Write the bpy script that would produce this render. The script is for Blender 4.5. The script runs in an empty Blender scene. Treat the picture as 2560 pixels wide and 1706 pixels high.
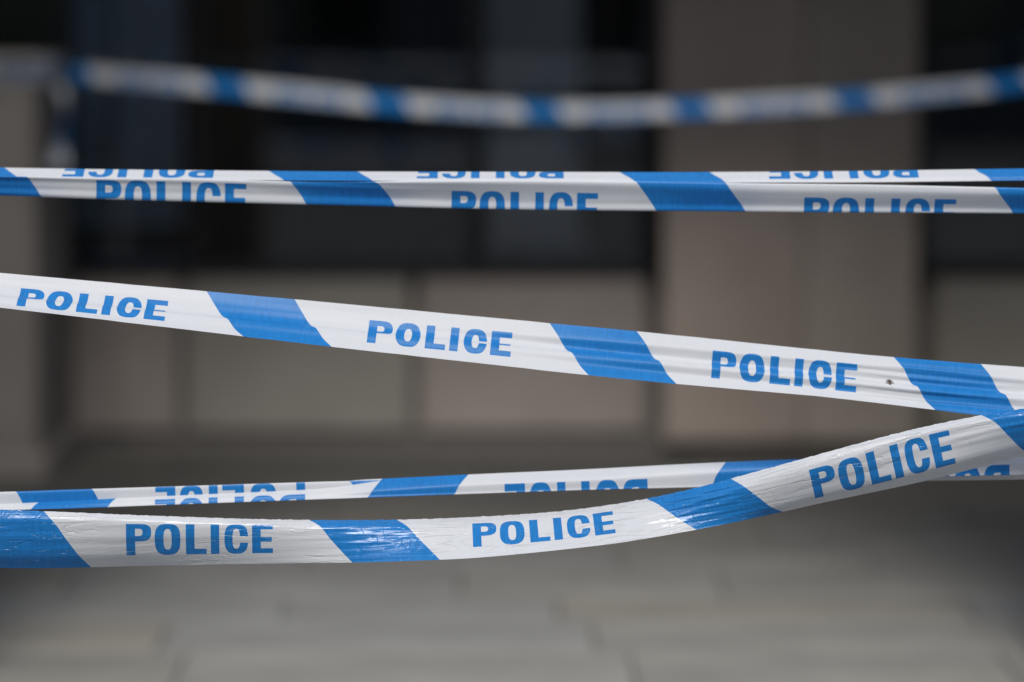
import bpy, bmesh, math, random
import numpy as np
from mathutils import Vector, Matrix
from mathutils.geometry import delaunay_2d_cdt

random.seed(7); np.random.seed(7)
S = bpy.context.scene
COL = S.collection

# ------------------------------------------------------------------ camera
LENS, PW, PH = 150.0, 2560.0, 1706.0
FPX = LENS / 36.0 * PW
CAM = Vector((0, 0, 1.30))
PITCH = math.radians(4.19)
cam = bpy.data.cameras.new('camera')
cam.lens = LENS; cam.sensor_width = 36.0; cam.clip_end = 500
cam.dof.use_dof = True; cam.dof.focus_distance = 5.17; cam.dof.aperture_fstop = 2.4
camo = bpy.data.objects.new('camera', cam); COL.objects.link(camo)
camo.location = CAM; camo.rotation_euler = (math.radians(90) - PITCH, 0, 0)
S.camera = camo

# ------------------------------------------------------------------ light
SUN_EL, SUN_AZ = math.radians(53), math.radians(180)      # from behind the camera, high, hazy
w = bpy.data.worlds.new('World'); S.world = w; w.use_nodes = True
nt = w.node_tree; bg = nt.nodes['Background']
sky = nt.nodes.new('ShaderNodeTexSky'); sky.sky_type = 'NISHITA'; sky.sun_disc = False
sky.sun_elevation = SUN_EL; sky.sun_rotation = SUN_AZ
sky.air_density = 1.0; sky.dust_density = 1.5; sky.ozone_density = 1.0
nt.links.new(sky.outputs[0], bg.inputs[0]); bg.inputs[1].default_value = 0.066
sl = bpy.data.lights.new('sun', 'SUN'); sl.energy = 1.5; sl.angle = math.radians(12); sl.color = (1, .98, .95)
so = bpy.data.objects.new('sun', sl); COL.objects.link(so)
sd = Vector((math.sin(SUN_AZ) * math.cos(SUN_EL), math.cos(SUN_AZ) * math.cos(SUN_EL), math.sin(SUN_EL)))
so.rotation_euler = sd.to_track_quat('Z', 'Y').to_euler(); so.location = (0, -3, 12)
vs = S.view_settings
vs.view_transform = 'Standard'; vs.look = 'None'; vs.gamma = 1.0; vs.use_curve_mapping = False
vs.exposure = 0.76

# ------------------------------------------------------------------ helpers
SP, CP = math.sin(PITCH), math.cos(PITCH)
def pix(px, py, d):
    """photo pixel(s) + distance along world y -> world xyz (arrays)"""
    a = (np.asarray(px, float) - PW / 2) / FPX
    b = -(np.asarray(py, float) - PH / 2) / FPX
    dy = CP + b * SP; dz = -SP + b * CP
    t = np.asarray(d, float) / dy
    return np.stack([a * t, np.broadcast_to(d, a.shape).astype(float), CAM.z + dz * t], -1)
DS = PW / 2353.0
def wx(dx, d): return float(pix(dx * DS, PH / 2, d)[0])
def wz(dy, d): return float(pix(PW / 2, dy * DS, d)[2])

def mat(name, col, rough=.7, var=.0, scale=6., bump=0., bscale=60., metal=0., spec=.5, col2=None):
    m = bpy.data.materials.new(name); m.use_nodes = True
    n = m.node_tree; p = n.nodes['Principled BSDF']
    p.inputs['Roughness'].default_value = rough; p.inputs['Metallic'].default_value = metal
    p.inputs['Specular IOR Level'].default_value = spec
    p.inputs['Base Color'].default_value = (*col, 1)
    tc = n.nodes.new('ShaderNodeTexCoord')
    if var > 0 or col2:
        nz = n.nodes.new('ShaderNodeTexNoise'); nz.inputs['Scale'].default_value = scale; nz.inputs['Detail'].default_value = 8
        n.links.new(tc.outputs['Object'], nz.inputs['Vector'])
        r = n.nodes.new('ShaderNodeValToRGB')
        r.color_ramp.elements[0].position = .3; r.color_ramp.elements[1].position = .7
        c2 = col2 or tuple(min(1, c * (1 + var)) for c in col)
        r.color_ramp.elements[0].color = (*[c * (1 - var) for c in col], 1); r.color_ramp.elements[1].color = (*c2, 1)
        n.links.new(nz.outputs['Fac'], r.inputs[0]); n.links.new(r.outputs[0], p.inputs['Base Color'])
    if bump > 0:
        nb = n.nodes.new('ShaderNodeTexNoise'); nb.inputs['Scale'].default_value = bscale; nb.inputs['Detail'].default_value = 6
        n.links.new(tc.outputs['Object'], nb.inputs['Vector'])
        b = n.nodes.new('ShaderNodeBump'); b.inputs['Strength'].default_value = bump; b.inputs['Distance'].default_value = .01
        n.links.new(nb.outputs['Fac'], b.inputs['Height']); n.links.new(b.outputs[0], p.inputs['Normal'])
    return m

def tag(o, label=None, cat=None, group=None, kind=None):
    if label: o['label'] = label
    if cat: o['category'] = cat
    if group: o['group'] = group
    if kind: o['kind'] = kind
    return o
def empty(name, loc):
    o = bpy.data.objects.new(name, None); COL.objects.link(o); o.location = loc; o.empty_display_size = .1
    return o
def origin_of(o):
    v = Vector((0, 0, 0))
    while o: v += o.location; o = o.parent
    return v
def link(name, me, m, parent=None, loc=None):
    """mesh given round its own origin; loc is that origin in the world"""
    o = bpy.data.objects.new(name, me); COL.objects.link(o)
    for mm in (m if isinstance(m, (list, tuple)) else [m]):
        if len(me.materials) < (len(m) if isinstance(m, (list, tuple)) else 1): me.materials.append(mm)
    L = Vector(loc) if loc is not None else Vector((0, 0, 0))
    if parent: o.parent = parent; L = L - origin_of(parent)
    o.location = L
    return o
def box_mesh(name, sx, sy, sz, bev=.004, seg=1):
    bm = bmesh.new(); bmesh.ops.create_cube(bm, size=1)
    bmesh.ops.scale(bm, vec=(sx, sy, sz), verts=bm.verts)
    if bev > 0: bmesh.ops.bevel(bm, geom=bm.edges[:], offset=min(bev, .3 * min(sx, sy, sz)), segments=seg, affect='EDGES')
    me = bpy.data.meshes.new(name); bm.to_mesh(me); bm.free(); return me
def box(name, x0, x1, y0, y1, z0, z1, m, parent=None, bev=.004):
    me = box_mesh(name, x1 - x0, y1 - y0, z1 - z0, bev)
    return link(name, me, m, parent, ((x0 + x1) / 2, (y0 + y1) / 2, (z0 + z1) / 2))
def lathe(name, prof, m, parent=None, loc=(0, 0, 0), n=32):
    vs_, fs = [], []
    for r, z in prof:
        for k in range(n): a = 2 * math.pi * k / n; vs_.append((r * math.cos(a), r * math.sin(a), z))
    for i in range(len(prof) - 1):
        for k in range(n):
            fs.append((i * n + k, i * n + (k + 1) % n, (i + 1) * n + (k + 1) % n, (i + 1) * n + k))
    me = bpy.data.meshes.new(name); me.from_pydata(vs_, [], fs)
    for p in me.polygons: p.use_smooth = True
    return link(name, me, m, parent, loc)

# ------------------------------------------------------------------ materials
M = {}
M['ground'] = mat('asphalt', (.055, .054, .052), .9, .25, 3, .3)
flagcols = [(.27, .258, .225), (.258, .252, .23), (.27, .25, .21), (.255, .242, .21), (.28, .268, .237)]
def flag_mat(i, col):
    # sandstone flag; shade is painted into the colour, deeper towards the building and both sides
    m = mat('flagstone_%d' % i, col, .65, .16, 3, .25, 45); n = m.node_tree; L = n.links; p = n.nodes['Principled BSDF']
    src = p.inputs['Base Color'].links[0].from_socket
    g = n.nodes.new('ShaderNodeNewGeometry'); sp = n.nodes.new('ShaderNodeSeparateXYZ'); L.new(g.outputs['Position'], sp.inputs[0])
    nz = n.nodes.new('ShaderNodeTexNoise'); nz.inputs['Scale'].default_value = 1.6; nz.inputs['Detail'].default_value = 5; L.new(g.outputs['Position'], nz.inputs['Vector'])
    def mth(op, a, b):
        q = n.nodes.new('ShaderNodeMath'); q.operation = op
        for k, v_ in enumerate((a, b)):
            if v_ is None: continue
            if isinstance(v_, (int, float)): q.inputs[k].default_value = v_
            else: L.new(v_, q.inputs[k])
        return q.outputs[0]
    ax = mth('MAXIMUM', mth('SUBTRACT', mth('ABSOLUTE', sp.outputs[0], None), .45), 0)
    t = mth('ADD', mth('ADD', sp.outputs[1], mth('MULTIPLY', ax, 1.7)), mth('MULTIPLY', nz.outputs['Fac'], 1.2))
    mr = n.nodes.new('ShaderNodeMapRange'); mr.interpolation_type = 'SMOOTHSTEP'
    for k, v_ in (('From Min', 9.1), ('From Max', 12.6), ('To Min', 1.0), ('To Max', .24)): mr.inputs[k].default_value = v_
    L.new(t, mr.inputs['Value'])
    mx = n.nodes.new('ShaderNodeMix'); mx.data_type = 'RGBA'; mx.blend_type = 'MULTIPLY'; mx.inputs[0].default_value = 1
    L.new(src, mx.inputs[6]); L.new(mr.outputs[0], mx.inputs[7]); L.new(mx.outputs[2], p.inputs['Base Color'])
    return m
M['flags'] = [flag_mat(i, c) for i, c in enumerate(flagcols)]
M['stoneA'] = mat('warm_stone', (.285, .233, .192), .7, .16, 2.2, .12, 80)
M['stoneB'] = mat('grey_green_stone', (.265, .243, .205), .7, .16, 2.2, .12, 80)
M['stoneC'] = mat('pink_grey_stone', (.295, .25, .215), .7, .16, 2.2, .12, 80)
M['stoneA2'] = mat('warm_stone_grey', (.272, .232, .192), .7, .16, 2.2, .12, 80)
M['pier'] = mat('pier_stone', (.195, .172, .15), .75, .12, 5, .15, 60)
M['joint'] = mat('dark_joint', (.15, .135, .12), .9)
M['frame'] = mat('dark_bronze_frame', (.018, .018, .018), .45, spec=.4)
M['soffit'] = mat('painted_soffit', (.05, .047, .043), .8)
M['inside'] = mat('dark_interior', (.02, .02, .021), .9)
M['intcol'] = mat('grey_interior_column', (.8, .78, .78), .8)
M['blind'] = mat('blue_grey_blind', (.55, .70, .85), .6)
M['opp'] = mat('sooty_stone', (.16, .145, .13), .85, .2, 1.2, .1, 10)
M['post'] = mat('black_post_paint', (.015, .015, .016), .35)
M['dish'] = mat('pale_blue_plastic', (.22, .36, .48), .25)

def glass():
    m = bpy.data.materials.new('window_glass'); m.use_nodes = True; n = m.node_tree
    n.nodes.remove(n.nodes['Principled BSDF'])
    out = n.nodes['Material Output']
    t = n.nodes.new('ShaderNodeBsdfTransparent'); t.inputs[0].default_value = (.83, .86, .88, 1)
    g = n.nodes.new('ShaderNodeBsdfGlossy'); g.inputs['Roughness'].default_value = .02
    f = n.nodes.new('ShaderNodeFresnel'); f.inputs[0].default_value = 1.85
    x = n.nodes.new('ShaderNodeMixShader')
    n.links.new(f.outputs[0], x.inputs[0]); n.links.new(t.outputs[0], x.inputs[1]); n.links.new(g.outputs[0], x.inputs[2])
    n.links.new(x.outputs[0], out.inputs[0]); return m
M['glass'] = glass()

def tape_mat(name, col, wrinkle, fine, rough, trans=.25, ridge=0., spec=.5):
    """printed polythene film: glossy, slightly translucent, creased mostly along its length"""
    m = bpy.data.materials.new(name); m.use_nodes = True; n = m.node_tree; L = n.links
    p = n.nodes['Principled BSDF']; out = n.nodes['Material Output']
    uv = n.nodes.new('ShaderNodeUVMap'); uv.uv_map = 'film'
    def noise(sx, sy, scale, det=4, dist=0.):
        mp = n.nodes.new('ShaderNodeMapping'); mp.inputs['Scale'].default_value = (sx, sy, 1)
        z = n.nodes.new('ShaderNodeTexNoise'); z.inputs['Scale'].default_value = scale
        z.inputs['Detail'].default_value = det; z.inputs['Distortion'].default_value = dist
        L.new(uv.outputs[0], mp.inputs[0]); L.new(mp.outputs[0], z.inputs['Vector']); return z
    # slight unevenness of the print
    pr = noise(6, 1, 55, 6); rp = n.nodes.new('ShaderNodeValToRGB')
    rp.color_ramp.elements[0].position = .25; rp.color_ramp.elements[1].position = .75
    rp.color_ramp.elements[0].color = (*[c * (.985 if col[0] > .5 else .84) for c in col], 1); rp.color_ramp.elements[1].color = (*[min(1, c * (1.01 if col[0] > .5 else 1.12)) for c in col], 1)
    L.new(pr.outputs['Fac'], rp.inputs[0]); L.new(rp.outputs[0], p.inputs['Base Color'])
    p.inputs['Specular IOR Level'].default_value = spec; p.inputs['Roughness'].default_value = rough; p.inputs['IOR'].default_value = 1.5
    a = noise(3, 90, 1.0, 2, .3)           # long creases
    b = noise(35, 420, 1.0, 5, 1.2)         # short fine wrinkles
    ma = n.nodes.new('ShaderNodeMath'); ma.operation = 'MULTIPLY'; ma.inputs[1].default_value = wrinkle
    mb = n.nodes.new('ShaderNodeMath'); mb.operation = 'MULTIPLY'; mb.inputs[1].default_value = fine
    L.new(a.outputs['Fac'], ma.inputs[0]); L.new(b.outputs['Fac'], mb.inputs[0])
    mk = noise(9, 14, 1.0, 2); rk = n.nodes.new('ShaderNodeMapRange'); rk.inputs['From Min'].default_value = .37; rk.inputs['From Max'].default_value = .56
    L.new(mk.outputs['Fac'], rk.inputs['Value'])          # the fine wrinkling comes in patches
    mp2 = n.nodes.new('ShaderNodeMath'); mp2.operation = 'MULTIPLY'; L.new(mb.outputs[0], mp2.inputs[0]); L.new(rk.outputs[0], mp2.inputs[1])
    ad = n.nodes.new('ShaderNodeMath'); L.new(ma.outputs[0], ad.inputs[0]); L.new(mp2.outputs[0], ad.inputs[1])
    if ridge:                                             # a few sharp crease lines
        for (sx, sy, dist) in ((9, 70, 1.5), (40, 22, .8)):
            c_ = noise(sx, sy, 1.0, 1, dist)
            q1 = n.nodes.new('ShaderNodeMath'); q1.operation = 'SUBTRACT'; q1.inputs[1].default_value = .5; L.new(c_.outputs['Fac'], q1.inputs[0])
            q2 = n.nodes.new('ShaderNodeMath'); q2.operation = 'ABSOLUTE'; L.new(q1.outputs[0], q2.inputs[0])
            q3 = n.nodes.new('ShaderNodeMapRange'); q3.inputs['From Min'].default_value = 0; q3.inputs['From Max'].default_value = .022
            q3.inputs['To Min'].default_value = ridge * (1 if sx < 20 else .45); q3.inputs['To Max'].default_value = 0; L.new(q2.outputs[0], q3.inputs['Value'])
            q4 = n.nodes.new('ShaderNodeMath'); q4.operation = 'MULTIPLY'; L.new(q3.outputs[0], q4.inputs[0]); L.new(rk.outputs[0], q4.inputs[1])
            a2 = n.nodes.new('ShaderNodeMath'); L.new(ad.outputs[0], a2.inputs[0]); L.new(q4.outputs[0], a2.inputs[1]); ad = a2
    bp = n.nodes.new('ShaderNodeBump'); bp.inputs['Strength'].default_value = 1; bp.inputs['Distance'].default_value = .001
    L.new(ad.outputs[0], bp.inputs['Height']); L.new(bp.outputs[0], p.inputs['Normal'])
    tr = n.nodes.new('ShaderNodeBsdfTranslucent'); L.new(rp.outputs[0], tr.inputs[0]); L.new(bp.outputs[0], tr.inputs['Normal'])
    x = n.nodes.new('ShaderNodeMixShader'); x.inputs[0].default_value = trans
    L.new(p.outputs[0], x.inputs[1]); L.new(tr.outputs[0], x.inputs[2]); L.new(x.outputs[0], out.inputs[0])
    return m
WHITE, BLUE = (.78, .785, .79), (.024, .235, .62)
TM_smooth = [tape_mat('white_film_taut', WHITE, .18, .05, .40, spec=.18), tape_mat('blue_print_taut', BLUE, .18, .05, .38, spec=.22)]
TM_wrink = [tape_mat('white_film_creased', WHITE, .55, .30, .24, ridge=.45, spec=.32), tape_mat('blue_print_creased', BLUE, .55, .32, .22, ridge=.45, spec=.38)]

# ------------------------------------------------------------------ setting: ground and paving
def sheet(name, x0, x1, y0, y1, z, m):
    me = bpy.data.meshes.new(name); me.from_pydata([(x0, y0, 0), (x1, y0, 0), (x1, y1, 0), (x0, y1, 0)], [], [(0, 1, 2, 3)])
    o = link(name, me, m, None, (0, 0, z)); o['kind'] = 'structure'; return o
sheet('ground', -150, 150, -150, 150, 0, M['ground'])
pav = empty('pavement', (0, 9, 0)); pav['kind'] = 'structure'
cache = {}
y = 4.6; row = 0
while y < 13.0:
    dep = [.45, .40, .50][row % 3]; x = -3.4 - (row * .37) % .6; k = 0
    if y + dep > 13.02: break
    while x < 3.4:
        wdt = random.choice([.60, .75, .90])
        mi = random.choices(range(5), [4, 3, 3, 1.5, 2])[0]
        key = (wdt, dep, mi)
        if key not in cache:
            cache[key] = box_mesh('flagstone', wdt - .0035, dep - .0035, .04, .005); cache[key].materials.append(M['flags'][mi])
        o = bpy.data.objects.new('flagstone', cache[key]); COL.objects.link(o); o.parent = pav
        o.location = Vector((x + wdt / 2, y + dep / 2, .012 + random.uniform(-.0015, .0015))) - pav.location
        x += wdt; k += 1
    y += dep; row += 1
PZ = .032

# ------------------------------------------------------------------ building behind
W = 13.0; CAN = 1.9; HC = 2.92
bld = empty('building', (0, W, 0))
tag(bld, 'dim stone-clad building front with dark windows under a deep canopy', 'building')
zp = wz(640, W)                      # top of the plinth under the windows
zb = .07
xP0, xP1 = wx(1522, W), wx(2098, W)  # pillar
xW0 = wx(160, W)                     # left window starts
# backing wall behind the cladding (shows as dark joints)
box('backing_wall', -5.0, 5.0, W + .06, W + .20, 0, zp - .03, M['joint'], bld, 0)
box('skirting', -5.0, 5.0, W + .02, W + .055, .0, zb - .005, M['joint'], bld, 0)
def panels(edges, z0, z1, y0, mats, name='stone_panel', gap=.010):
    for i, (a, b) in enumerate(edges):
        box(name, a + gap / 2, b - gap / 2, y0, y0 + .055, z0, z1, mats[i % len(mats)], bld, .004)
A, B, C_ = M['stoneA'], M['stoneB'], M['stoneC']
panels([(wx(-420, W), wx(145, W)), (wx(165, W), wx(412, W)), (wx(424, W), wx(945, W)), (wx(960, W), wx(1488, W))], zb, zp, W, [B, C_, B, C_])
panels([(wx(2138, W), wx(2680, W)), (wx(2720, W), wx(3250, W)), (wx(3270, W), 5.0)], zb, zp, W, [B, C_, B])
# pillar: core and two slabs per course
box('pillar_core', xP0 + .01, xP1 - .01, W - .06, W + .45, 0, HC - .003, M['joint'], bld, 0)
xm = wx(1840, W)
for (z0, z1) in ((.05, 1.62), (1.628, HC - .01)):
    box('stone_panel', xP0, xm - .002, W - .12, W - .065, z0, z1, A, bld, .004)
    box('stone_panel', xm + .002, xP1, W - .12, W - .065, z0, z1, M['stoneA2'], bld, .004)
for sx in (xP0, xP1 - .008):
    box('stone_panel', sx, sx + .008, W - .062, W + .40, .05, HC - .01, A, bld, 0)
# window sill cap, frames, panes
def window(x0, x1, mull, name='window'):
    wn = link(name, box_mesh('window', x1 - x0, .10, .06, .004), M['frame'], bld, ((x0 + x1) / 2, W + .22, zp + .0))
    yf = W + .22
    box('frame', x0, x1, yf - .05, yf + .05, HC - .08, HC - .005, M['frame'], wn)
    for xx in (x0, x1 - .05): box('frame', xx, xx + .05, yf - .052, yf + .052, zp + .031, HC - .082, M['frame'], wn)
    for xx in mull: box('mullion', xx - .025, xx + .025, yf - .048, yf + .048, zp + .031, HC - .082, M['frame'], wn)
    es = [x0 + .05] + sum([[q - .025, q + .025] for q in mull], []) + [x1 - .05]
    for i in range(0, len(es), 2):
        box('pane', es[i], es[i + 1], yf - .004, yf + .004, zp + .031, HC - .082, M['glass'], wn, 0)
    return wn
window(-2.44, xP0 - .012, [xW0 - .03, wx(445, W), wx(1095, W)])
window(xP1 + .012, 1.985, [])
box('sill', -5.0, xP0 - .02, W - .01, W + .168, zp + .002, zp + .030, M['frame'], bld, .003)
box('sill', xP1 + .02, 5.0, W - .01, W + .168, zp + .002, zp + .030, M['frame'], bld, .003)
# dark room behind the glass
box('room_floor', -5, 5, W + .46, W + 4, .3, .36, M['inside'], bld, 0)
box('room_back', -5, 5, W + 4, W + 4.1, .0, HC - .005, M['inside'], bld, 0)
box('room_side', -5.1, -5.0, W + .2, W + 4.1, 0, HC - .005, M['inside'], bld, 0)
box('room_side', 5.0, 5.1, W + .2, W + 4.1, 0, HC - .005, M['inside'], bld, 0)
# canopy and storey above
box('canopy', -6.5, 6.5, W - CAN, W + 4.2, HC, HC + .25, M['soffit'], bld, .01)
box('upper_wall', -6.5, 6.5, W - CAN + .15, W - CAN + .6, HC + .252, 9.5, B, bld, .01)
# unseen wing walls added for shade; the right one also holds the far tape
box('shade_wing_wall', 1.99, 2.35, 10.9, W - .01, 0, HC - .005, A, bld, .01)
box('shade_wing_wall', -2.85, -2.45, 9.6, W - .01, 0, HC - .005, A, bld, .01)
# tall square columns out of view, added to shade both sides
for (a, b, lab) in ((-1.66, -1.05, 'tall square stone column added out of view for shade in front of the low stone pier'), (1.06, 1.67, 'tall square stone column added out of view for shade in front of the wing wall')):
    cl = empty('shade_column', ((a + b) / 2, 8.15, 0)); tag(cl, lab, 'column', 'added shade columns')
    box('shaft', a + .012, b - .012, 8.0, 8.3, .301, 6.78, A, cl, .012)
    box('base', a, b, 7.97, 8.31, .0, .30, B, cl, .012)
    box('capital', a - .04, b + .0, 7.94, 8.36, 6.781, 7.0, B, cl, .012)
# things inside the window
yi = W + .48
col_in = empty('interior_column', (wx(1225, yi), yi, zp + .034))
tag(col_in, 'pale grey column standing inside the dark window beside the stone pillar', 'column')
xa, xb = wx(1120, yi), wx(1335, yi)
box('shaft', xa, xb, yi, yi + .2, zp + .092, HC - .006, M['intcol'], col_in, .01)
box('base', xa - .03, xb + .03, yi - .02, yi + .21, zp + .034, zp + .09, M['intcol'], col_in, .006)
bl = empty('vertical_blind', (wx(300, W + .3), W + .3, zp + .04))
tag(bl, 'blue grey slatted blind behind the glass next to the stone pier', 'blind')
yb = W + .30
for i, dx in enumerate((185, 232, 300, 345, 392)):
    a = math.radians((20, -25, 10, 32, -15)[i])
    me = box_mesh('slat', .078, .004, 1.5, 0)
    o = link('slat', me, M['blind'], bl, (wx(dx, yb), yb, 1.43)); o.rotation_euler[2] = a
box('bottom_rail', wx(170, yb), wx(432, yb), yb - .012, yb + .012, zp + .036, zp + .062, M['blind'], bl, .003)
# shallow dish on the inner sill
dx0, dx1, yd = wx(1110, W + .45), wx(1410, W + .45), W + .45
dr = (dx1 - dx0) / 2
lathe('dish', [(.02, 0), (dr * .6, .003), (dr, .026), (dr + .004, .029), (dr - .006, .026), (dr * .55, .008), (.0, .007)], M['dish'], None,
      ((dx0 + dx1) / 2, W + .37, zp + .034)).scale = (1, .38, 1)
tag(bpy.data.objects['dish'], 'shallow pale blue dish lying inside the window sill', 'dish')
box('inner_sill', -2.44, xP0 - .02, W + .275, W + .70, zp - .02, zp + .033, M['inside'], bld, 0)

# stone pier at the left
pr = empty('stone_pier', (wx(-100, 12), 12.4, 0))
tag(pr, 'low square stone pier with tape tied around its top', 'pier')
px1 = wx(86, 12.0); px0 = px1 - .46
ztop = wz(128, 12.0)
box('shaft', px0, px1, 12.0, 12.86, .0, ztop - .065, M['pier'], pr, .012)
box('cap', px0 - .012, px1 + .012, 11.988, 12.872, ztop - .063, ztop, M['pier'], pr, .012)
box('plinth', px0 - .03, px1 + .03, 11.97, 12.89, .0, .10, M['pier'], pr, .01)

# building across the street, behind the camera (lights and reflections)
opp = empty('building', (0, -32, 0))
tag(opp, 'sooty stone terrace across the street with four rows of sash windows', 'building')
box('wall', -22, 22, -32.6, -32, 0, 16.6, M['opp'], opp, 0)
box('cornice', -22.2, 22.2, -32.7, -31.75, 16.61, 17.0, M['opp'], opp, .02)
for r_, zz in enumerate((1.0, 4.8, 8.6, 12.4)):
    for i in range(10):
        xx = -20 + i * 4.2
        wn = box('window', xx, xx + 1.5, -31.998, -31.93, zz, zz + 2.3, M['frame'], opp, .01)
        box('pane', xx + .08, xx + 1.42, -31.928, -31.92, zz + .08, zz + 1.12, M['glass'], wn, 0)
        box('pane', xx + .08, xx + 1.42, -31.928, -31.92, zz + 1.18, zz + 2.22, M['glass'], wn, 0)

# ------------------------------------------------------------------ tape print template (mm along, v across)
PER, TW = 421.7, 75.0
V0, CAPH = .235, .53
def rect(x0, y0, x1, y1): return [(x0, y0), (x1, y0), (x1, y1), (x0, y1)]
def sup(cx, cy, rx, ry, n=3.0, k=28, a0=0., a1=360.):
    pts = []
    for i in range(k + (0 if a1 - a0 >= 360 else 1)):
        a = math.radians(a0 + (a1 - a0) * i / k); c, s = math.cos(a), math.sin(a)
        pts.append((cx + rx * math.copysign(abs(c) ** (2 / n), c), cy + ry * math.copysign(abs(s) ** (2 / n), s)))
    return pts
H = CAPH * TW                                  # cap height in mm, y down from cap line
def letters():
    out, hol = [], []
    st = 10.7
    # P
    x = 0.
    b = [(x, 0), (x + 16, 0)] + [(px, py) for px, py in sup(x + 16, .275 * H, 14, .275 * H, 2.6, 16, -90, 90)] + [(x + st, .55 * H), (x + st, H), (x, H)]
    out.append(b); hol.append([(x + st, .17 * H), (x + 15, .17 * H)] + sup(x + 15, .275 * H, 4.6, .105 * H, 2.5, 10, -90, 90) + [(x + st, .38 * H)])
    # O
    out.append(sup(49.6, H / 2, 15.6, H / 2 + .5, 2.7, 36)); hol.append(sup(49.6, H / 2, 4.9, H / 2 - 7.0, 2.8, 24))
    # L
    out.append([(71.8, 0), (82.5, 0), (82.5, H - 7.6), (97.2, H - 7.6), (97.2, H), (71.8, H)])
    # I
    out.append(rect(102.4, 0, 113, H))
    # C: an O ring cut open at the right
    cx = 134.0
    o_ = sup(cx, H / 2, 14.6, H / 2 + .5, 2.7, 48); i_ = sup(cx, H / 2, 4.6, H / 2 - 7.0, 2.8, 32)
    g0, g1 = .40 * H, .62 * H
    oo = [p for p in o_]; ii = [p for p in i_]
    def arc(pts, R, ro):
        # start at lower lip, go round left, end at upper lip
        seq = sorted(range(len(pts)), key=lambda q: math.atan2(pts[q][1] - H / 2, pts[q][0] - cx) % (2 * math.pi))
        return [pts[q] for q in seq if not (pts[q][0] > cx and g0 < pts[q][1] < g1)]
    ao, ai = arc(oo, 0, 0), arc(ii, 0, 0)
    out.append([(cx + 14.4, g1)] + ao + [(cx + 14.4, g0), (cx + 4.6, g0)] + ai[::-1] + [(cx + 4.6, g1)])
    # E
    x = 153.4; bw = 7.2; m0 = .42 * H; m1 = .42 * H + 6.6
    out.append([(x, 0), (x + 25.4, 0), (x + 25.4, bw), (x + st, bw), (x + st, m0), (x + 24.2, m0), (x + 24.2, m1), (x + st, m1),
                (x + st, H - bw), (x + 25.4, H - bw), (x + 25.4, H), (x, H)])
    off = V0 * TW
    return [[(a, b + off) for a, b in q] for q in out], [[(a, b + off) for a, b in q] for q in hol]
OUT, HOL = letters()
STRIPE = [(222.8, 0), (328.5, 0), (380.5, TW), (274.8, TW)]
def inside(P, poly):
    x, yv = P[:, 0], P[:, 1]; r = np.zeros(len(P), bool); n = len(poly); j = n - 1
    for i in range(n):
        xi, yi_ = poly[i]; xj, yj = poly[j]
        c = ((yi_ > yv) != (yj > yv)) & (x < (xj - xi) * (yv - yi_) / (yj - yi_ + 1e-12) + xi)
        r ^= c; j = i
    return r
def template(du, dv):
    U0, U1 = -32.0, -32.0 + PER
    nu = int(round(PER / du)); nv = int(round(TW / dv))
    pts, edges = [], []
    for i in range(nu + 1):
        for j in range(nv + 1):
            jx = 0 if i in (0, nu) else (.013 * ((i * 7 + j * 3) % 5))
            pts.append((U0 + (U1 - U0) * i / nu + jx, TW * j / nv))
    def addpoly(q):
        s = len(pts); m = []
        for a in range(len(q)):
            p0, p1 = q[a], q[(a + 1) % len(q)]
            L_ = math.hypot(p1[0] - p0[0], p1[1] - p0[1]); k = max(1, int(L_ / 2.5))
            for t in range(k): m.append((p0[0] + (p1[0] - p0[0]) * t / k, p0[1] + (p1[1] - p0[1]) * t / k))
        pts.extend(m); edges.extend((s + a, s + (a + 1) % len(m)) for a in range(len(m)))
    for q in OUT + HOL + [STRIPE]: addpoly(q)
    v, e, f, *_ = delaunay_2d_cdt([Vector(p) for p in pts], edges, [], 0, 1e-4)
    V = np.array([(p[0], p[1]) for p in v]); F = np.array([t for t in f if len(t) == 3])
    c = V[F].mean(1); blue = inside(c, STRIPE)
    for q in OUT: blue |= inside(c, q)
    for q in HOL: blue &= ~inside(c, q)
    ar = V[F]; area = np.abs((ar[:, 1, 0] - ar[:, 0, 0]) * (ar[:, 2, 1] - ar[:, 0, 1]) - (ar[:, 2, 0] - ar[:, 0, 0]) * (ar[:, 1, 1] - ar[:, 0, 1]))
    k = area > 1e-5
    return V, F[k], blue[k]
T_FINE = template(3.5, 1.9)
T_COARSE = template(8.0, 5.0)

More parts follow.
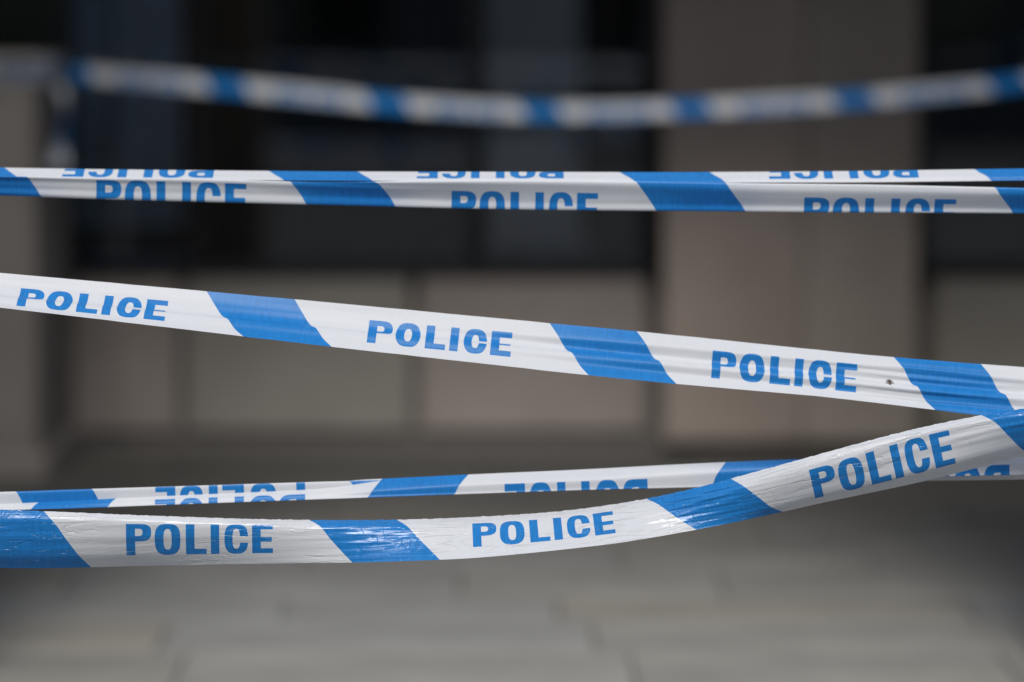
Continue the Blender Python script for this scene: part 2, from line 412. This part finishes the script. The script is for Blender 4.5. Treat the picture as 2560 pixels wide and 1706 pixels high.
def tape_object(name, fn, ua, ub, mats, parent=None, tpl=T_FINE, hole=None, va=0., vb=1.):
    """fn(u_mm array, v array) -> xyz array; print period repeated from ua to ub"""
    V, F, Bl = tpl; allv, allf, allb = [], [], []; n = 0
    k0 = math.floor((ua + 32) / PER); k1 = math.floor((ub + 32) / PER)
    for k in range(k0, k1 + 1):
        P = V.copy(); P[:, 0] += k * PER
        allv.append(P); allf.append(F + n); allb.append(Bl); n += len(P)
    P = np.concatenate(allv); F2 = np.concatenate(allf); B2 = np.concatenate(allb)
    c = P[F2].mean(1); keep = (c[:, 0] >= ua) & (c[:, 0] <= ub) & (c[:, 1] >= va * TW) & (c[:, 1] <= vb * TW)
    if hole: keep &= ~hole(c[:, 0], c[:, 1])
    F2, B2 = F2[keep], B2[keep]
    q = np.round(P * 200).astype(np.int64); _, idx, inv = np.unique(q, axis=0, return_index=True, return_inverse=True)
    inv = inv.ravel(); P = P[idx]; F2 = inv[F2]
    used = np.unique(F2); rm = -np.ones(len(P), int); rm[used] = np.arange(len(used)); P = P[used]; F2 = rm[F2]
    X = fn(P[:, 0], P[:, 1] / TW)
    org = X.mean(0); Xl = X - org
    me = bpy.data.meshes.new(name); me.from_pydata(Xl.tolist(), [], F2.tolist())
    me.polygons.foreach_set('material_index', B2.astype(np.int32)); me.polygons.foreach_set('use_smooth', np.ones(len(F2), bool))
    uvl = me.uv_layers.new(name='film'); lv = np.empty(len(me.loops), np.int32); me.loops.foreach_get('vertex_index', lv)
    uvl.data.foreach_set('uv', (P[lv] / 1000.0).astype(np.float32).ravel())
    me.update()
    return link(name, me, mats, parent, org)

# ------------------------------------------------------------------ interpolation
def pchip(xk, yk, x):
    xk = np.asarray(xk, float); yk = np.asarray(yk, float); x = np.asarray(x, float)
    h = np.diff(xk); dl = np.diff(yk) / h; d = np.empty(len(xk))
    if len(xk) == 2: d[:] = dl[0]
    else:
        for i in range(1, len(xk) - 1):
            if dl[i - 1] * dl[i] <= 0: d[i] = 0
            else:
                w1, w2 = 2 * h[i] + h[i - 1], h[i] + 2 * h[i - 1]; d[i] = (w1 + w2) / (w1 / dl[i - 1] + w2 / dl[i])
        d[0], d[-1] = dl[0], dl[-1]
    i = np.clip(np.searchsorted(xk, x) - 1, 0, len(xk) - 2)
    t = (x - xk[i]) / h[i]; t = np.clip(t, 0, 1)
    y_ = (1 + 2 * t) * (1 - t) ** 2 * yk[i] + t * (1 - t) ** 2 * h[i] * d[i] + t * t * (3 - 2 * t) * yk[i + 1] + t * t * (t - 1) * h[i] * d[i + 1]
    y_ = np.where(x < xk[0], yk[0] + d[0] * (x - xk[0]), y_); return np.where(x > xk[-1], yk[-1] + d[-1] * (x - xk[-1]), y_)
def smooth_curve(pts):
    P = sorted(pts); xk = np.array([p[0] for p in P], float); yk = np.array([p[1] for p in P], float)
    g = np.linspace(xk[0], xk[-1], 900); yy = np.interp(g, xk, yk)
    # gentle smoothing of the polyline, ends kept
    k = np.hanning(81); k /= k.sum(); pad = 40
    e0 = yy[0] + (yy[1] - yy[0]) * np.arange(-pad, 0); e1 = yy[-1] + (yy[-1] - yy[-2]) * np.arange(1, pad + 1)
    ys = np.convolve(np.concatenate([e0, yy, e1]), k, 'valid')
    return lambda x: np.interp(x, g, ys)

def strand(top, bot, umap, prof, depth, extra=None, sgn_u=1, wide=1.05):
    """top/bot: photo outline of the strand; umap: (x, u) anchors of the print; prof: {x: [(v, frac, sign)]} section;
    depth: (x, metres). The film keeps its 75 mm width: what the outline foreshortens goes into depth."""
    ft, fb = smooth_curve(top), smooth_curve(bot)
    um = sorted(umap); xs_ = [a for a, b in um]; us_ = [sgn_u * b for a, b in um]
    xs = np.linspace(-1500, 3900, 700); uu = pchip(xs_, us_, xs)
    pk = sorted(prof); 
    NV = 161; vg = np.linspace(0, 1, NV)
    FR = np.stack([pchip([q[0] for q in prof[k]], [q[1] for q in prof[k]], vg) for k in pk])
    SG = np.stack([np.interp(vg, [q[0] for q in prof[k]], [q[2] for q in prof[k]]) for k in pk])
    fr = np.stack([pchip(pk, FR[:, j], np.clip(xs, pk[0], pk[-1])) for j in range(NV)], 1)
    sg = np.stack([np.interp(xs, pk, SG[:, j]) for j in range(NV)], 1)
    dd = np.interp(xs, [a for a, b in depth], [b for a, b in depth])
    yc = (ft(xs) + fb(xs)) / 2; m = np.gradient(yc, xs)
    h = fb(xs) - ft(xs); s = 1 / np.sqrt(1 + m * m)
    Tx = xs + m * h / 2 * s * s; Bx = xs - m * h / 2 * s * s
    Ty, By = ft(Tx), fb(Bx)
    PX = Tx[:, None] + (Bx - Tx)[:, None] * fr; PY = Ty[:, None] + (By - Ty)[:, None] * fr
    mm = dd / FPX                                   # metres per photo pixel
    seg = np.hypot(np.diff(PX, axis=1), np.diff(PY, axis=1)) * mm[:, None]
    full = wide * TW / 1000 / (NV - 1)
    dz = np.sqrt(np.maximum(full ** 2 - seg ** 2, 0)) * (sg[:, 1:] + sg[:, :-1]) / 2
    Z = np.concatenate([np.zeros((len(xs), 1)), np.cumsum(dz, 1)], 1); Z -= Z[:, NV // 2][:, None]
    # even out along the length
    k = np.hanning(15); k /= k.sum()
    Z = np.stack([np.convolve(np.pad(Z[:, j], 7, 'edge'), k, 'valid') for j in range(NV)], 1)
    D = dd[:, None] + Z
    def fn(u, v):
        xx = np.interp(sgn_u * u, uu, xs)
        i = np.clip(np.searchsorted(xs, xx) - 1, 0, len(xs) - 2); a = (xx - xs[i]) / (xs[i + 1] - xs[i])
        jv = np.clip(v, 0, 1) * (NV - 1); j = np.minimum(jv.astype(int), NV - 2); b = jv - j
        g = lambda T: (T[i, j] * (1 - a) + T[i + 1, j] * a) * (1 - b) + (T[i, j + 1] * (1 - a) + T[i + 1, j + 1] * a) * b
        px, py, d = g(PX), g(PY), g(D)
        if extra: px, py, d = extra(px, py, d, u, v)
        # no section may be placed by a depth other than its own: pixel ray at the strand's distance, film depth added
        base = np.interp(xx, xs, dd)
        p = pix(px, py, base); p[:, 1] += d - base; return p
    ur = lambda x: float(np.interp(x, xs, uu)) * sgn_u
    return fn, ur
XL, XR = -1284, 3640           # the two posts, as photo columns at the tapes' distance

def noise1(x, seed, f):
    r = np.random.RandomState(seed); y_ = np.zeros_like(x)
    for k in range(6): y_ += np.sin(x * f * (1 + .73 * k) + r.rand() * 6.28) / (1 + .6 * k)
    return y_ / 3

# --- upper pair, front strand: top margin and letter tops show, lower part folded behind
fn, ur = strand(
    top=[(XL, 415), (0, 440), (256, 445), (860, 450), (1290, 449), (1700, 454), (1850, 458), (2140, 460), (2560, 469), (XR, 500)],
    bot=[(XL, 465), (0, 489), (256, 499), (860, 514.5), (1290, 525), (1700, 528.5), (2140, 532), (2560, 533.5), (XR, 555)],
    umap=[(XL, -730), (241, 0), (616, 178.8), (1129, 421.7), (1495, 600.5), (2009.6, 843.4), (2389, 1022.2), (XR, 1620)],
    prof={
        0:    [(0, .42, -.6), (.10, .12, -1), (.20, 0, -1), (.235, .06, 1), (.40, .55, 1), (.57, 1, .6), (.62, .97, 1), (1, .15, .35)],
        420:  [(0, .35, -.6), (.08, .08, -1), (.17, 0, -1), (.235, .13, 1), (.40, .58, 1), (.56, 1, .6), (.61, .97, 1), (1, .15, .35)],
        1129: [(0, 0, -.6), (.04, .05, -.2), (.10, .14, .8), (.235, .385, 1), (.40, .71, 1), (.53, 1, .6), (.58, .97, 1), (1, .15, .35)],
        1495: [(0, 0, -.6), (.04, .05, -.2), (.10, .16, .8), (.235, .42, 1), (.40, .76, 1), (.52, 1, .6), (.57, .97, 1), (1, .15, .35)],
        2010: [(0, 0, -.6), (.04, .05, -.2), (.10, .20, .8), (.235, .475, 1), (.40, .80, 1), (.49, 1, .6), (.54, .97, 1), (1, .15, .35)],
        2560: [(0, 0, -.6), (.04, .05, -.2), (.10, .21, .8), (.235, .49, 1), (.40, .82, 1), (.48, 1, .6), (.53, .97, 1), (1, .15, .35)]},
    depth=[(XL, 5.16), (0, 5.36), (2560, 5.36), (XR, 5.16)], wide=1.12)
o = tape_object('police_tape', fn, ur(XL), ur(XR), TM_smooth)
tag(o, 'upper blue and white police tape, upright lettering cut off by its folded lower edge', 'police tape'); tapes = [(o, 'B2')]

# --- upper pair, rear strand lying almost flat, lettering upside down
fn, ur = strand(
    top=[(XL, 398), (0, 419.5), (256, 424), (860, 429.5), (1290, 430), (1700, 431), (2140, 428), (2560, 421.5), (XR, 410)],
    bot=[(XL, 420), (0, 441), (256, 446), (860, 451), (1290, 450), (1700, 455.5), (2140, 455), (2560, 450), (XR, 438)],
    umap=[(XL, 900), (159, 178.8), (535, 0), (1042.6, -242.9), (1409, -421.7), (1921, -664.6), (2294, -843.4), (XR, -1480)],
    prof={  # v from 1 (top) to 0 in the picture, the print is turned by 180 degrees
        0:    [(0, .96, -1), (.12, .985, -1), (.18, 1, .3), (.235, .86, 1), (.40, .42, 1), (.58, 0, 1), (.64, .03, 1), (1, .8, .4)],
        900:  [(0, .96, -1), (.10, .985, -1), (.16, 1, .3), (.235, .76, 1), (.40, .36, 1), (.55, 0, 1), (.61, .03, 1), (1, .8, .4)],
        1700: [(0, .96, -1), (.08, .985, -1), (.14, 1, .3), (.235, .68, 1), (.40, .28, 1), (.52, 0, 1), (.58, .03, 1), (1, .8, .4)],
        2560: [(0, .96, -1), (.08, .985, -1), (.14, 1, .3), (.235, .62, 1), (.40, .25, 1), (.50, 0, 1), (.56, .03, 1), (1, .8, .4)]},
    depth=[(XL, 5.18), (0, 5.398), (2560, 5.404), (XR, 5.18)], sgn_u=-1)
o = tape_object('police_tape', fn, ur(XR), ur(XL), TM_smooth)
tag(o, 'narrow upside-down police tape lying along the crest of the upper tape', 'police tape'); tapes.append((o, 'B1'))

# --- middle strand falling to the right
def creaseC(ft_, fb_, x):
    d_ = fb_ - ft_
    return [(0, 0, -.9), (.235, ft_, -1), (.43, ft_ + .47 * d_, -1), (.48, ft_ + .525 * d_, -1), (.57, ft_ + .565 * d_, -1), (.62, ft_ + .655 * d_, -1), (.765, fb_, -.9), (1, 1, -.6)]
def extraC(px, py, d, u, v):
    uh = 1067.0                                     # pleats gather round the little hole
    g = np.exp(-((u - uh - 30) / 120.0) ** 2)
    e = np.minimum(v, 1 - v) * 4; e = np.clip(e, 0, 1)
    ph = v * 75 + .012 * (u - uh) * (v - .5)
    pl = np.sin(ph * .62 + .9 * np.sin(u * .013)) * .6 + np.sin(ph * 1.13 + 1.3 + .7 * np.sin(u * .021)) * .35 + np.sin(ph * .31 + 2) * .5
    d = d + g * (.25 + .75 * e) * pl * .0021
    py = py + .45 * noise1(u, 21, .05) * np.where(v < .5, np.exp(-v / .06), np.exp(-(1 - v) / .06))
    return px, py, d
fn, ur = strand(
    top=[(XL, 586), (0, 686), (508, 731.6), (860, 763), (1160, 791.5), (1373, 811), (1588, 830.6), (1700, 849 - 7), (2100, 884), (2241, 897.5), (2475, 915), (2560, 921), (XR, 1000)],
    bot=[(XL, 640), (0, 763.8), (616, 837.6), (828, 863), (1179, 902), (1468, 935), (1700, 958), (2080, 990), (2347, 1023.6), (2460, 1036), (2560, 1048), (XR, 1130)],
    umap=[(XL, -655), (48, 0), (417, 178.8), (921, 421.7), (1279, 600.5), (1780, 843.4), (2142, 1022.2), (XR, 1740)],
    prof={46: creaseC(.41, .91, 0), 417: creaseC(.35, .86, 0), 921: creaseC(.32, .82, 0), 1280: creaseC(.28, .80, 0), 1783: creaseC(.236, .82, 0),
          2142: creaseC(.22, .84, 0), 2500: creaseC(.23, .80, 0)},
    depth=[(XL, 5.18), (0, 5.20), (2560, 5.25), (XR, 5.18)], extra=extraC)
def holeC(u, v):
    a = np.arctan2(v - 38, u - 1063); r = 4.0 + .7 * np.sin(3 * a + .6) + .5 * np.sin(5 * a)
    return np.hypot((u - 1063) * .95, (v - 38) * .6) < r
o = tape_object('police_tape', fn, ur(XL), ur(XR), TM_smooth, hole=holeC)
tag(o, 'taut bright police tape on a steady slope with a small torn hole', 'police tape'); tapes.append((o, 'C'))

# --- lower rear strand, folded lengthwise, print seen mirrored from the back
FR_END = [(0, 0, -1), (.235, .39, -.6), (.36, .74, -.3), (.40, .77, .8), (.50, .72, 1), (.70, .45, .6), (.76, .5, 1), (1, 1, .2)]
def profF(fl, tx, b1, beh):
    return [(0, fl, -1), (.235, tx, -1), (.345, .97, -.6), (.385, 1, .8), (.50, .93, 1), (.785, beh, .25), (.83, beh + .04, 1), (1, beh + .4, .5)]
fn, ur = strand(
    top=[(XL, 1268), (0, 1231.6), (223, 1223.5), (387, 1218.8), (760, 1207), (860, 1204), (1171, 1187.7), (1435, 1176.8), (1710, 1160.4), (1992, 1148), (2560, 1132), (XR, 1110)],
    bot=[(XL, 1312), (0, 1275), (270, 1267.4), (387, 1262), (860, 1245), (1138, 1235), (1471, 1223.5), (1710, 1218), (2000, 1211), (2330, 1206), (2560, 1203), (XR, 1175)],
    umap=[(XL, 1165), (388, 178.8), (763, 0), (1261, -242.9), (1618, -421.7), (2140, -664.6), (2522, -843.4), (XR, -1395)],
    prof={0: profF(.5, .79, 1, 0), 387: profF(.375, .69, 1, 0), 760: profF(.20, .68, 1, 0), 930: profF(0, .62, 1, .06), 1261: profF(0, .53, 1, .2), 1600: profF(0, .55, 1, .2), 2050: profF(0, .5, 1, .2), 2330: FR_END, 2560: FR_END},
    depth=[(XL, 5.18), (0, 5.25), (2560, 5.30), (XR, 5.18)], sgn_u=-1)
o = tape_object('police_tape', fn, ur(XR), ur(XL), TM_smooth)
tag(o, 'thin police tape folded lengthwise with mirrored lettering, behind the slack creased tape', 'police tape'); tapes.append((o, 'F'))

# --- lower front strand, slack and creased
def pD(a, b, s=-1.): return [(0, 0, -1), (.235, a, (s - 1) / 2), (.5, a + .5 * (b - a), s), (.765, b, s), (1, 1, s)]
def extraD(px, py, d, u, v):
    e = np.exp(-v / .05)
    py = py + e * (1.1 * noise1(u, 3, .35) + .9 * noise1(u, 5, .9)) * (1 / (1 + np.exp(-(px + 50) / 120)))
    g = np.exp(-((u - 700) / 70.0) ** 2) + .6 * np.exp(-((u - 300) / 60.0) ** 2)
    ph = v * 75
    d = d + g * .0011 * np.clip(1.1 - v, 0, 1) * (np.sin(ph * .5 + u * .05) + .7 * np.sin(ph * 1.0 - u * .03 + 1))
    d = d + .00028 * noise1(ph + .04 * u, 11, .30) + .0003 * noise1(ph * 1.0 + .15 * u, 12, .6) * np.clip(1 - v, 0, 1)
    cr = (v * 75 - (30 - .03 * (u - 1000)))          # one sharp crease on the rising part
    d = d - np.exp(-((u - 1090) / 130.) ** 2) * .0022 * np.exp(-np.abs(cr) / 2.2)
    return px, py, d
fn, ur = strand(
    top=[(XL, 1225), (0, 1275.5), (117, 1280), (329, 1289), (621, 1301), (775, 1304.7), (985, 1307), (1179, 1302.8), (1362, 1292), (1490, 1279), (1617, 1257), (1710, 1234),
         (1824, 1201.6), (1992, 1151.5), (2241, 1084), (2449, 1039), (2560, 1020.7), (2900, 985), (XR, 960)],
    bot=[(XL, 1365), (0, 1426.4), (221, 1424.6), (512, 1416), (860, 1406.5), (1098, 1394.6), (1325, 1375), (1526, 1352), (1710, 1328.8), (1956, 1286), (2329, 1205), (2560, 1146), (2900, 1085), (XR, 1030)],
    umap=[(XL, -775), (-108, -190), (315, 0), (682, 178.8), (1182, 421.7), (1536, 600.5), (2029, 843.4), (2382, 1022.2), (XR, 1660)],
    prof={0: pD(.2, .78, 1), 315: pD(.158, .771, 1), 682: pD(.104, .75, .3), 1180: pD(.14, .73), 1536: pD(.15, .735), 2030: pD(.235, .85, .9), 2380: pD(.142, .79, 1), 2600: pD(.15, .78, 1)},
    depth=[(XL, 5.16), (0, 5.15), (1280, 5.15), (2560, 5.12), (XR, 5.15)], extra=extraD, wide=1.10)
o = tape_object('police_tape', fn, ur(XL), ur(XR), TM_wrink)
tag(o, 'slack creased police tape that sags and curves up in front of the others', 'police tape'); tapes.append((o, 'D'))

# --- far strand, out of focus
fn, ur = strand(
    top=[(-40, 155), (179, 163), (577, 197), (979, 240), (1280, 260), (1500, 261), (1742, 252), (2150, 229), (2504, 194), (2560, 184), (3300, 60)],
    bot=[(-40, 195), (179, 203), (577, 239), (979, 281), (1280, 300), (1500, 301), (1742, 292), (2150, 270), (2504, 235), (2560, 225), (3300, 103)],
    umap=[(185, -119.7), (577, 302), (979, 723.7), (1364, 1145.4), (1737, 1567), (2145, 1989), (2530, 2410), (3160, 3080)],
    prof={q: [(0, 0, .2), (.3, .44, .2), (.66, 1, .6), (.70, .98, 1), (1, .5, .5)] for q in (0, 2560)},
    depth=[(100, 11.92), (400, 11.7), (2560, 11.4), (3200, 11.4)])
xw_end = 1.99 / 11.4 * FPX + PW / 2
far = tape_object('police_tape', fn, ur(176), ur(xw_end), TM_smooth, tpl=T_COARSE)
tag(far, 'distant out-of-focus police tape strung from the stone pier', 'police tape')
# its band round the pier top and the loose end hanging at the corner
zt = wz(134, 11.97)
def wrap(u, v):
    s = u / 1000.0; out = np.zeros((len(u), 3)); L1 = .50
    f = s < L1
    out[:, 0] = np.where(f, px1 + .018 - (L1 - s), px1 + .018); out[:, 1] = np.where(f, 11.978, 11.978 + (s - L1))
    out[:, 1] -= np.where(f, .05 * (1 - v), 0); out[:, 0] += np.where(f, 0, .03 * (1 - v))
    out[:, 2] = zt - .004 * np.sin(u * .02) - (v * .072); return out
tape_object('wrapped_band', lambda u, v: wrap(u - 40, v), 60, 940, TM_smooth, far, T_COARSE)
xt = wx(146, 11.9); zt0, zt1 = wz(195, 11.9), wz(385, 11.9)
def tail(u, v):
    t = (u + 60) / 260.0; ang = 1.15 + .35 * np.sin(t * 4)
    return np.stack([xt + .01 * np.sin(t * 5) + (v - .5) * .06 * np.cos(ang) * 1.3, 11.9 + (v - .5) * .06 * np.sin(ang), zt0 + (zt1 - zt0) * t], -1)
tape_object('loose_end', lambda u, v: tail(u - 230, v), 170, 430, TM_smooth, far, T_COARSE)

# ------------------------------------------------------------------ posts that hold the near tapes (outside the frame)
for sx, lab in ((-1.25, 'slim black steel post with police tapes wrapped around it'), (1.15, 'slim black steel post with police tapes wrapped around it')):
    p = empty('steel_post', (sx, 5.2, 0)); tag(p, lab, 'post', 'posts holding the police tapes')
    lathe('shaft', [(.036, .05), (.036, 1.30)], M['post'], p, (sx, 5.2, 0))
    lathe('cap', [(.0, 1.345), (.022, 1.34), (.036, 1.32), (.0405, 1.302), (.0405, 1.29), (.0, 1.29)], M['post'], p, (sx, 5.2, 0))
    lathe('base_plate', [(.0, .06), (.09, .058), (.11, .045), (.11, PZ - .02), (.0, PZ - .02)], M['post'], p, (sx, 5.2, 0))
zs = {'B2': (440, 530), 'B1': (409, 424), 'C': (613, 1065), 'F': (1290, 1142), 'D': (1295, 995)}
for o, key in tapes:
    for side, sx in ((0, -1.25), (1, 1.15)):
        zc = float(pix(PW / 2, zs[key][side], 5.16)[2])
        hh = .028; r = .0375 + .001 * (len(key) + ord(key[0]) % 3)
        lathe('wrapped_end', [(r - .001, -hh), (r, -hh * .9), (r + .0015, 0), (r, hh * .9), (r - .001, hh)], TM_smooth[0], o, (sx, 5.2, zc), 24)

S.render.film_transparent = False
S.cycles.max_bounces = 8; S.cycles.transparent_max_bounces = 8
